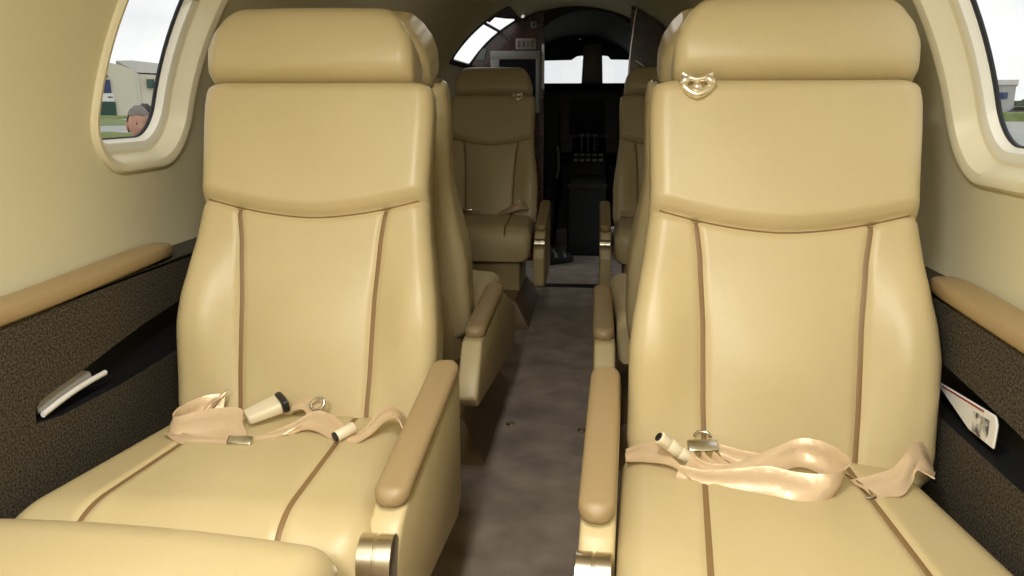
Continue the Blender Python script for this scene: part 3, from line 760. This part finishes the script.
# instrument panel, glareshield, displays, pedestal, levers
root = empty('instrument_panel', (.07, 6.05, 0), 0, 'black instrument panel below the windshield at the end of the aisle', 'instrument panel')
mb = MB(); mb.prism([(-.10, 1.10), (-.12, 1.118), (.24, 1.125), (.24, 1.08), (.0, 1.06)], 0, -.62, .60, .008, 2); mb.build('glareshield', COCKPIT, root, True, 30)
mb = MB(); mb.prism([(.0, 1.07), (-.03, .62), (.02, .55), (.20, .55), (.20, 1.07)], 0, -.60, .58, .006, 2); mb.build('panel', PANELGREY, root, True, 30)
for x in (-.40, -.0, .38):
    mb = MB(); mb.prism([(-.019, .99), (-.036, .76), (-.026, .75), (-.006, .995)], 0, x - .13, x + .13, .003, 1); mb.build('display', SCREEN, root, True, 30)
for i in range(10):
    mb = MB(); mb.disc_lathe([(0, .010), (.010, .009), (.012, .006)], (-.18 + .04*i, -.036, .70), (0, -1, 0), 12); mb.build('knob', COCKPIT_GREY, root)
root = empty('centre_pedestal', (.085, 5.62, 0), 0, 'dark throttle pedestal between the crew seats', 'throttle console')
mb = MB(); mb.prism([(-.22, .0), (-.22, .52), (-.16, .60), (.10, .66), (.36, .74), (.36, .0)], 0, -.115, .125, .012, 2); mb.build('housing', PANELGREY, root, True, 30)
for i in range(5):
    for j in range(2):
        mb = MB(); mb.box((-.095 + .042*i, -.17 + .09*j, .597 + .028*j), (-.062 + .042*i, -.11 + .09*j, .617 + .028*j), .003, 1); mb.build('switch_block', COCKPIT_GREY, root, True, 30)
for x in (-.045, .0, .045):
    mb = MB(); mb.tube([(x, .08, .65), (x, .05, .74), (x, .045, .755)], [.008, .007, .006], 8); mb.tube([(x - .014, .04, .765), (x + .014, .04, .765)], .011, 10); mb.build('throttle_lever', COCKPIT_GREY, root)
mb = MB(); mb.disc_lathe([(0, .012), (.02, .014), (.024, .008)], (.062, -.02, .70), (0, -.3, 1), 12); mb.build('knob', CHROME, root)
root = empty('dark_bag', (.078, 5.28, 0), 0, 'black fabric covered box standing in the cockpit entry below the throttles', 'box')
mb = MB(); mb.prism([(-.09, .0), (-.11, .10), (-.10, .50), (-.06, .525), (.08, .525), (.10, .0)], 0, -.115, .135, .02, 3); mb.build('body', CREWSEAT, root, True, 40)
mb = MB(); mb.box((-.12, -.105, .44), (.14, .09, .475), .008, 2); mb.build('lid_band', COCKPIT, root, True, 40)
def crew(x, label):
    root = empty('crew_seat', (x, 5.55, 0), 0, label, 'crew seat', 'black crew seats in the cockpit')
    mb = MB(); mb.prism([(-.05, .42), (-.16, .98), (-.13, 1.0), (-.06, .98), (.05, .44)], 0, -.20, .20, .025, 3); mb.build('backrest', CREWSEAT, root, True, 40)
    mb = MB(); mb.box((-.20, -.04, .32), (.20, .42, .44), .03, 3); mb.build('cushion', CREWSEAT, root, True, 40)
    mb = MB(); mb.box((-.17, .02, .0), (.17, .34, .33), .01, 2); mb.build('base', COCKPIT, root, True, 40)
    mb = MB(); mb.box((-.11, -.20, .99), (.11, -.12, 1.08), .025, 3); mb.build('headrest', CREWSEAT, root, True, 40)
    s = 1 if x < 0 else -1
    mb = MB(); mb.tube([(s*.19, -.13, .70), (s*.20, -.10, .64), (s*.20, -.06, .55), (s*.19, -.06, .48)], .012, 8); mb.build('harness', COCKPIT_GREY, root)
crew(-.31, 'black crew seat left of the throttle pedestal'); crew(.49, 'black crew seat right of the throttle pedestal')
root = empty('shoe', (-.085, 4.93, 0), math.radians(-50), 'black shoe like bag with grey straps on the floor left of the dark box', 'bag')
mb = MB(); rows = []
for i in range(15):
    t = i/14; y = -.12 + .24*t; w = .055*math.sqrt(max(.02, 1 - (2*t - 1)**4)); h = .11*math.sqrt(max(.02, 1 - (2*t - 1)**4))*(1 - .4*t)
    rows.append([V((w*math.cos(a), y, max(0, h*.45 + h*.55*math.sin(a)))) for a in [2*PI*k/16 for k in range(16)]])
mb.loft(rows); mb.build('body', CREWSEAT, root)
for y in (-.05, .02):
    mb = MB(); hh = .105*(1 - .4*(y + .12)/.24)
    mb.loft([[V((.058*math.cos(a), y + d, hh*.45 + (hh*.58)*math.sin(a))) for a in [math.radians(10 + 160*k/12) for k in range(13)]] for d in (-.010, .010)], False); mb.build('strap', COCKPIT_GREY, root)

# ------------------------------------------------------------------ added fill lamps under the ceiling, out of view
def lamp(y, power, size):
    z = ZC + R
    root = empty('added_lamp', (0, y, z), 0, 'long added fill lamp on the ceiling over the aisle', 'lamp', 'added fill lamps')
    mb = MB(); mb.box((-.07, -.26, -.030), (.07, .26, -.004), .008, 2); mb.build('housing', FILLHOUSE, root, True, 40)
    mb = MB(); mb.box((-.055, -.24, -.036), (.055, .24, -.029), .003, 2); mb.build('diffuser', emis('fill lamp diffuser', (1, .93, .78), 3.0), root, True, 40)
    L = bpy.data.lights.new('fill_light', 'AREA'); L.shape = 'RECTANGLE'; L.size = size[0]; L.size_y = size[1]; L.energy = power; L.color = (1, .965, .885)
    lo = bpy.data.objects.new('fill_light', L); COL.objects.link(lo); lo.parent = root; lo.location = (0, 0, -.04)
lamp(.36, 13, (.11, .46))
lamp(-.55, 30, (.11, .46))
lamp(2.75, .9, (.11, .46))  # weak fill added to lift the far seats

# ------------------------------------------------------------------ outside
GZ = -.78
def ground():
    mb = MB(); mb.add([(-400, -300, GZ), (400, -300, GZ), (400, 500, GZ), (-400, 500, GZ)], [(0, 1, 2, 3)]); struct(mb.build('ground', CONC, None, False))
    def strip(y, pts): 
        m = MB(); m.prism(pts, 2, GZ, GZ + .04); return m.build('grass_strip', GRASS, None, False)
    a = strip(0, [(-75, 96), (-40, 60), (-36, 64), (-68, 106)]); a['kind'] = 'structure'
ground()
def look(px, py):                      # direction of sight for a point of the photograph
    p = math.radians(13.02); a = math.radians(5.91); x, y = (px - 512)/800, (288 - py)/800
    d = V((-math.sin(a)*math.cos(p), math.cos(a)*math.cos(p), -math.sin(p))); r_ = V((math.cos(a), math.sin(a), 0)); return d + r_*x + r_.cross(d)*y
CAMP = V((.14, 0, .98))
def bearing(px):
    v = look(px, 103); v.z = 0; return v.normalized()
def bz(dist, py, px=130):
    v = look(px, py); return .98 + dist*v.z/math.hypot(v.x, v.y)
# hangar on the left
def hangar():
    d = 118.0
    A = CAMP + bearing(70)*d; B = CAMP + bearing(140)*d; A.z = B.z = GZ
    u = (B - A); W = u.length; u.normalize(); n = V((u.y, -u.x, 0))
    if n.dot(CAMP - A) < 0: n = -n
    root = empty('hangar', A, math.atan2(u.y, u.x), 'beige arched hangar seen through the left window', 'hangar')
    s = -1 if V((-u.y, u.x, 0)).dot(n) > 0 else 1          # +local y points away from the viewer when s = 1
    H = bz(d, 60) - GZ; He = bz(d, 73) - GZ
    arch = [(W*t/20, He + (H - He)*math.sqrt(max(0, 1 - (2*t/20 - .55)**2/2.2)) - (H - He)*math.sqrt(max(0, 1 - (1.45)**2/2.2))*(t/20)) for t in range(21)]
    mb = MB(); mb.prism([(0, 0)] + arch + [(W, 0)], 1, 0, s*.6); mb.build('front_wall', HANGAR, root, False)
    x0 = W*.42
    r = MB(); r.prism([(W + .02, 0), (W + .02, He*.98), (W + 9, He*.93), (W + 9, 0)], 1, s*.2, s*14); r.build('side_wing', HANGAR, root, False)
    r = MB(); r.prism([(W*.72, H*.985), (W, He + .1), (W + 9.2, He*.95), (W + 9.2, He*.95 + .9), (W*.95, H*.995)], 1, s*.1, s*14); r.build('roof', HANGARROOF, root, False)
    p = MB(); p.prism([(W - .12, 0), (W - .12, He), (W + .12, He), (W + .12, 0)], 1, -s*.15, s*.1); p.build('corner_post', HANGARROOF, root, False)
    px = W/70.0                                             # metres per image column
    def rect(nm, c0, r0, c1, r1, m):
        z = lambda rr: bz(d, rr) - GZ
        q = MB(); q.box(((c0 - 70)*px, -s*.25, z(r1)), ((c1 - 70)*px, s*.1, z(r0))); return q.build(nm, m, root, False)
    rect('door_panel', 101, 80, 112, 93, BLUEP); rect('door_panel', 98, 102, 115, 116, GREENP); rect('door_sign', 99, 93.5, 114, 101.5, PAPER)
    rect('wall_lamp', 104, 67, 109, 71, BLACK); rect('wall_vent', 105, 75.5, 110, 77.5, BLACK); rect('sign_mark', 108, 96.5, 113, 98, BLACK)
    rect('side_window', 149, 79, 157, 88, GREENP)
hangar()
# low grassy bank in front of hangar and wall strip near
def bank(px0, px1, dist, y0, y1, m, nm, label, cat):
    A = CAMP + bearing(px0)*dist; B = CAMP + bearing(px1)*dist; u = (B - A).normalized(); n = V((-u.y, u.x, 0))
    zt = bz(dist, y0, (px0 + px1)/2); mb = MB(); L = (B - A).length; rows = []
    for i in range(25):
        t = i/24; w = .12*math.sin(t*19)*.5
        rows.append([V((A.x, A.y, 0)) + u*L*t + n*q[0] + V((0, 0, q[1])) for q in ((-.9, GZ), (-.6, zt - .12 + w*.3), (0, zt + w*.5), (.6, zt - .12 + w*.3), (.9, GZ))])
    mb.loft(rows, False); o = mb.build(nm, m); o['kind'] = 'structure'; return o
bank(60, 160, 104, 115.5, 0, GRASS, 'grass_bank', '', '')
bank(60, 165, 38, 132, 0, GRASS, 'grass_verge', '', '')
# right side
bank(985, 1120, 95, 112, 0, GRASS, 'grass_field', '', '')
def right_building():
    d = 120.0; A = CAMP + bearing(996)*d; B = CAMP + bearing(1014)*d; A.z = GZ; u = (B - V((A.x, A.y, B.z))); u.z = 0; W = u.length; u.normalize()
    root = empty('grey_building', A, math.atan2(u.y, u.x), 'grey flat roofed building seen through the right window', 'building')
    H = bz(d, 84, 1005) - GZ
    mb = MB(); mb.box((-2, 0, 0), (W, 12, H)); mb.build('walls', GREYBLD, root, False)
    mb = MB(); mb.box((-2.2, -.3, H - .1), (W + .2, 12.2, H + .5)); mb.build('roof', HANGARROOF, root, False)
    mb = MB(); mb.box((W*.1, -.1, H*.55), (W*.6, .1, H*.75)); mb.build('window', BLUEP, root, False)
right_building()
def tree(px, d, top, w, label):
    A = CAMP + bearing(px)*d; A.z = GZ; H = bz(d, top, px) - GZ
    root = empty('tree', A, 0, label, 'tree', 'trees on the airfield edge')
    mb = MB(); mb.tube([(0, 0, 0), (.1, 0, H*.4), (.0, 0, H*.8)], [.3, .2, .08], 8); mb.build('trunk', BARK, root)
    mb = MB()
    for k in range(9):
        bm = bmesh.new(); bmesh.ops.create_icosphere(bm, subdivisions=2, radius=1)
        c = V((random.uniform(-.6, .6)*w, random.uniform(-.5, .5)*w, H*random.uniform(.35, .8))); rr = random.uniform(.35, .55)*w
        for v in bm.verts: v.co = c + v.co*rr*random.uniform(.8, 1.15)
        mb.bm(bm)
    mb.build('crown', TREE, root, False)
for i, (px, t, w) in enumerate(((1019, 99, 1.2), (1042, 96, 1.2), (1068, 97, 1.2))):
    tree(px, 150, t, w, ['dark distant tree just right of the grey building', 'dark distant tree second to the right of the grey building', 'dark distant tree third right of the grey building', 'dark distant tree fourth right of the grey building'][i])
def parked_car(px, d, label):
    A = CAMP + bearing(px)*d; A.z = GZ
    root = empty('car', A, math.radians(-10), label, 'car')
    mb = MB(); mb.prism([(-2.1, .35), (-2.1, .75), (-1.3, .9), (-.8, 1.4), (.9, 1.42), (1.5, .95), (2.1, .85), (2.15, .35)], 1, -.85, .85, .08, 2); mb.build('body', CARPAINT, root, True, 30)
    mb = MB(); mb.prism([(-1.05, .95), (-.72, 1.33), (.82, 1.35), (1.25, .98)], 1, -.86, .86); mb.build('side_windows', SCREEN, root, False)
    for x in (-1.3, 1.3):
        for y in (-.8, .8):
            mb = MB(); mb.disc_lathe([(-.1, .30), (-.09, .34), (.09, .34), (.1, .30)], (x, y, .34), (0, 1, 0), 20); mb.build('wheel', BLACK, root)
parked_car(1021, 105, 'dark car parked beyond the grass at the right window')

# people standing outside the left window
def person(px, d, top_py, rz, skin, hairm, cloth, label, older=True):
    A = CAMP + bearing(px)*d; A.z = GZ; H = bz(d, top_py, px) - GZ; k = H/1.75
    root = empty('person', A, rz, label, 'person', None)
    J = [(0, 0, .95), (0, .0, 1.15), (0, .01, 1.32), (0, .0, 1.44), (0, -.01, 1.53), (0, -.015, 1.58),
         (.10, 0, .90), (.11, -.01, .50), (.115, .02, .10), (.12, -.12, .04), (-.10, 0, .90), (-.11, -.01, .50), (-.115, .02, .10), (-.12, -.12, .04),
         (.17, 0, 1.40), (.225, .02, 1.12), (.23, -.05, .88), (-.17, 0, 1.40), (-.225, .02, 1.12), (-.23, -.05, .88)]
    E = [(0, 1), (1, 2), (2, 3), (3, 4), (4, 5), (0, 6), (6, 7), (7, 8), (8, 9), (0, 10), (10, 11), (11, 12), (12, 13), (3, 14), (14, 15), (15, 16), (3, 17), (17, 18), (18, 19)]
    Rr = [.15, .14, .155, .11, .062, .055, .095, .065, .045, .04, .095, .065, .045, .04, .07, .05, .042, .07, .05, .042]
    me = bpy.data.meshes.new('body'); me.from_pydata([V(j)*k for j in J], E, []); o = bpy.data.objects.new('body', me); COL.objects.link(o)
    md = o.modifiers.new('skin', 'SKIN'); o.modifiers.new('sub', 'SUBSURF').levels = 2
    for v, r in zip(me.skin_vertices[0].data, Rr): v.radius = (r*k, r*k*.8)
    me.skin_vertices[0].data[0].use_root = True
    dg = bpy.context.evaluated_depsgraph_get(); dg.update()
    m2 = bpy.data.meshes.new_from_object(o.evaluated_get(dg)); bpy.data.objects.remove(o)
    vs = [v.co.copy() for v in m2.vertices]; fs = [tuple(p.vertices) for p in m2.polygons]
    # head: a shaped ellipsoid joined into the body mesh
    hd = bmesh.new(); bmesh.ops.create_uvsphere(hd, u_segments=32, v_segments=24, radius=1)
    for v in hd.verts:
        x, y, z = v.co
        jaw = 1 - .22*ss(0, -1, z)
        nx, ny, nz = x*.076*jaw, y*.098*(1 - .1*ss(0, -1, z)), z*.122
        fx = math.exp(-((x/.16)**2)) if y < 0 else 0
        ny -= .022*fx*math.exp(-((z + .22)/.16)**2)                 # nose
        ny += .010*math.exp(-(((abs(x) - .38)/.18)**2))*math.exp(-((z - .05)/.12)**2)*(1 if y < 0 else 0)   # eye sockets
        ny -= .007*math.exp(-((x/.3)**2))*math.exp(-((z + .55)/.10)**2)*(1 if y < 0 else 0)
        v.co = V((nx, ny - .02, nz + 1.625))*k
    n0 = len(vs); hd.verts.index_update(); vs += [v.co.copy() for v in hd.verts]; fs += [tuple(v.index + n0 for v in f.verts) for f in hd.faces]; hd.free()
    for s in (-1, 1):                                                # hands: palm, four fingers and a thumb
        mbh = MB(); c = V((s*.232, -.065, .83))
        mbh.box((c.x - .014, c.y - .038, c.z - .045), (c.x + .014, c.y + .038, c.z + .045), .012, 2)
        for i, L in enumerate((.065, .075, .070, .055)):
            y = c.y - .028 + i*.0185; mbh.tube([(c.x, y, c.z - .035), (c.x - s*.004, y, c.z - .045 - L*.5), (c.x - s*.014, y, c.z - .045 - L)], [.0088, .0082, .0068], 8)
        mbh.tube([(c.x, c.y - .034, c.z + .012), (c.x - s*.004, c.y - .056, c.z - .012), (c.x - s*.008, c.y - .062, c.z - .040)], [.011, .010, .008], 8)
        n0 = len(vs); vs += [v*k for v in mbh.v]; fs += [tuple(i + n0 for i in f) for f in mbh.f]
    b = mesh('body', vs, fs, skin, root, True, 60)
    # clothing as shells around the skinned body
    def shell(nm, m, test, off):
        mm = m2; keep = [p for p in mm.polygons if test(sum((mm.vertices[i].co for i in p.vertices), V())/len(p.vertices)/k)]
        idx = {}; v2 = []; f2 = []
        for p in keep:
            f = []
            for i in p.vertices:
                if i not in idx: idx[i] = len(v2); v2.append(mm.vertices[i].co + mm.vertices[i].normal*off)
                f.append(idx[i])
            f2.append(tuple(f))
        return mesh(nm, v2, f2, m, root, True, 60)
    shell('jacket', cloth, lambda c: (c.z > .84 and c.z < 1.50 and not (abs(c.x) > .18 and c.z < .92)), .014)
    shell('trousers', TROUSER, lambda c: c.z < .93 and c.z > .10 and abs(c.x) < .19, .008)
    shell('shoes', BLACK, lambda c: c.z <= .12, .006)
    for s in (-1, 1):
        e = MB(); bm = bmesh.new(); bmesh.ops.create_uvsphere(bm, u_segments=12, v_segments=8, radius=.0075*k); bmesh.ops.translate(bm, vec=V((s*.030, -.0985, 1.632))*k, verts=bm.verts); e.bm(bm); e.build('eye', EYEW, root)
        e = MB(); bm = bmesh.new(); bmesh.ops.create_uvsphere(bm, u_segments=10, v_segments=8, radius=.0055*k); bmesh.ops.translate(bm, vec=V((s*.030, -.1035, 1.632))*k, verts=bm.verts); e.bm(bm); e.build('pupil', BLACK, root)
        e = MB(); bm = bmesh.new(); bmesh.ops.create_uvsphere(bm, u_segments=12, v_segments=10, radius=1)
        for v in bm.verts: v.co = V((s*.078 + v.co.x*.010, -.010 + v.co.y*.018, 1.615 + v.co.z*.030))*k
        e.bm(bm); e.build('ear', skin, root)
    e = MB(); bm = bmesh.new(); bmesh.ops.create_uvsphere(bm, u_segments=12, v_segments=8, radius=1)
    for v in bm.verts: v.co = V((v.co.x*.024, -.108 + v.co.y*.010, 1.560 + v.co.z*.006))*k
    e.bm(bm); e.build('mouth', LIPS, root)
    hr = MB(); bm = bmesh.new(); bmesh.ops.create_icosphere(bm, subdivisions=4, radius=1)
    kill = []
    for v in bm.verts:
        x, y, z = v.co
        if z < (.42 if y < -.25 else (.10 if y < .15 else -.45)): kill.append(v)
    bmesh.ops.delete(bm, geom=kill, context='VERTS')
    for v in bm.verts:
        x, y, z = v.co; w = 1.07 + .03*math.sin(13*x + 7*y + 5*z)
        v.co = V((x*.076*w + 0, y*.098*w - .018, z*.122*w + 1.625))*k
    hr.bm(bm); hr.build('hair', hairm, root)
    bpy.data.meshes.remove(m2)
    return root
person(137, 6.2, 106, math.radians(38), SKIN, GREYHAIR, CLOTH1, 'person with grey hair standing outside the left window, only the head showing')
person(144, 7.2, 104.0, math.radians(200), SKIN, DARKHAIR, CLOTH2, 'dark haired person standing behind the grey haired one outside the left window')

# ------------------------------------------------------------------ sky
W = bpy.data.worlds.new('overcast'); S.world = W; W.use_nodes = True; nt = W.node_tree
bg = nt.nodes['Background']; tc = nt.nodes.new('ShaderNodeTexCoord'); ns = nt.nodes.new('ShaderNodeTexNoise'); rp = nt.nodes.new('ShaderNodeValToRGB')
mp = nt.nodes.new('ShaderNodeMapping'); mp.inputs['Scale'].default_value = (1, 1, 4)
ns.inputs['Scale'].default_value = 2.2; ns.inputs['Detail'].default_value = 5
rp.color_ramp.elements[0].color = (.74, .755, .77, 1); rp.color_ramp.elements[1].color = (1, 1, .98, 1); rp.color_ramp.elements[0].position = .3; rp.color_ramp.elements[1].position = .62
nt.links.new(tc.outputs['Generated'], mp.inputs['Vector']); nt.links.new(mp.outputs[0], ns.inputs['Vector']); nt.links.new(ns.outputs['Fac'], rp.inputs['Fac']); nt.links.new(rp.outputs['Color'], bg.inputs['Color'])
bg.inputs['Strength'].default_value = 1.15

# ------------------------------------------------------------------ camera
cam = bpy.data.cameras.new('camera'); cam.sensor_width = 36; cam.lens = 36*800/1024; cam.clip_start = .02; cam.clip_end = 1000
co = bpy.data.objects.new('camera', cam); COL.objects.link(co); co.location = CAMP
co.rotation_euler = (math.radians(90 - 13.02), 0, math.radians(5.91)); S.camera = co
S.view_settings.view_transform = 'Standard'; S.view_settings.look = 'None'; S.view_settings.exposure = 0.0; S.view_settings.gamma = 1; S.view_settings.use_curve_mapping = False
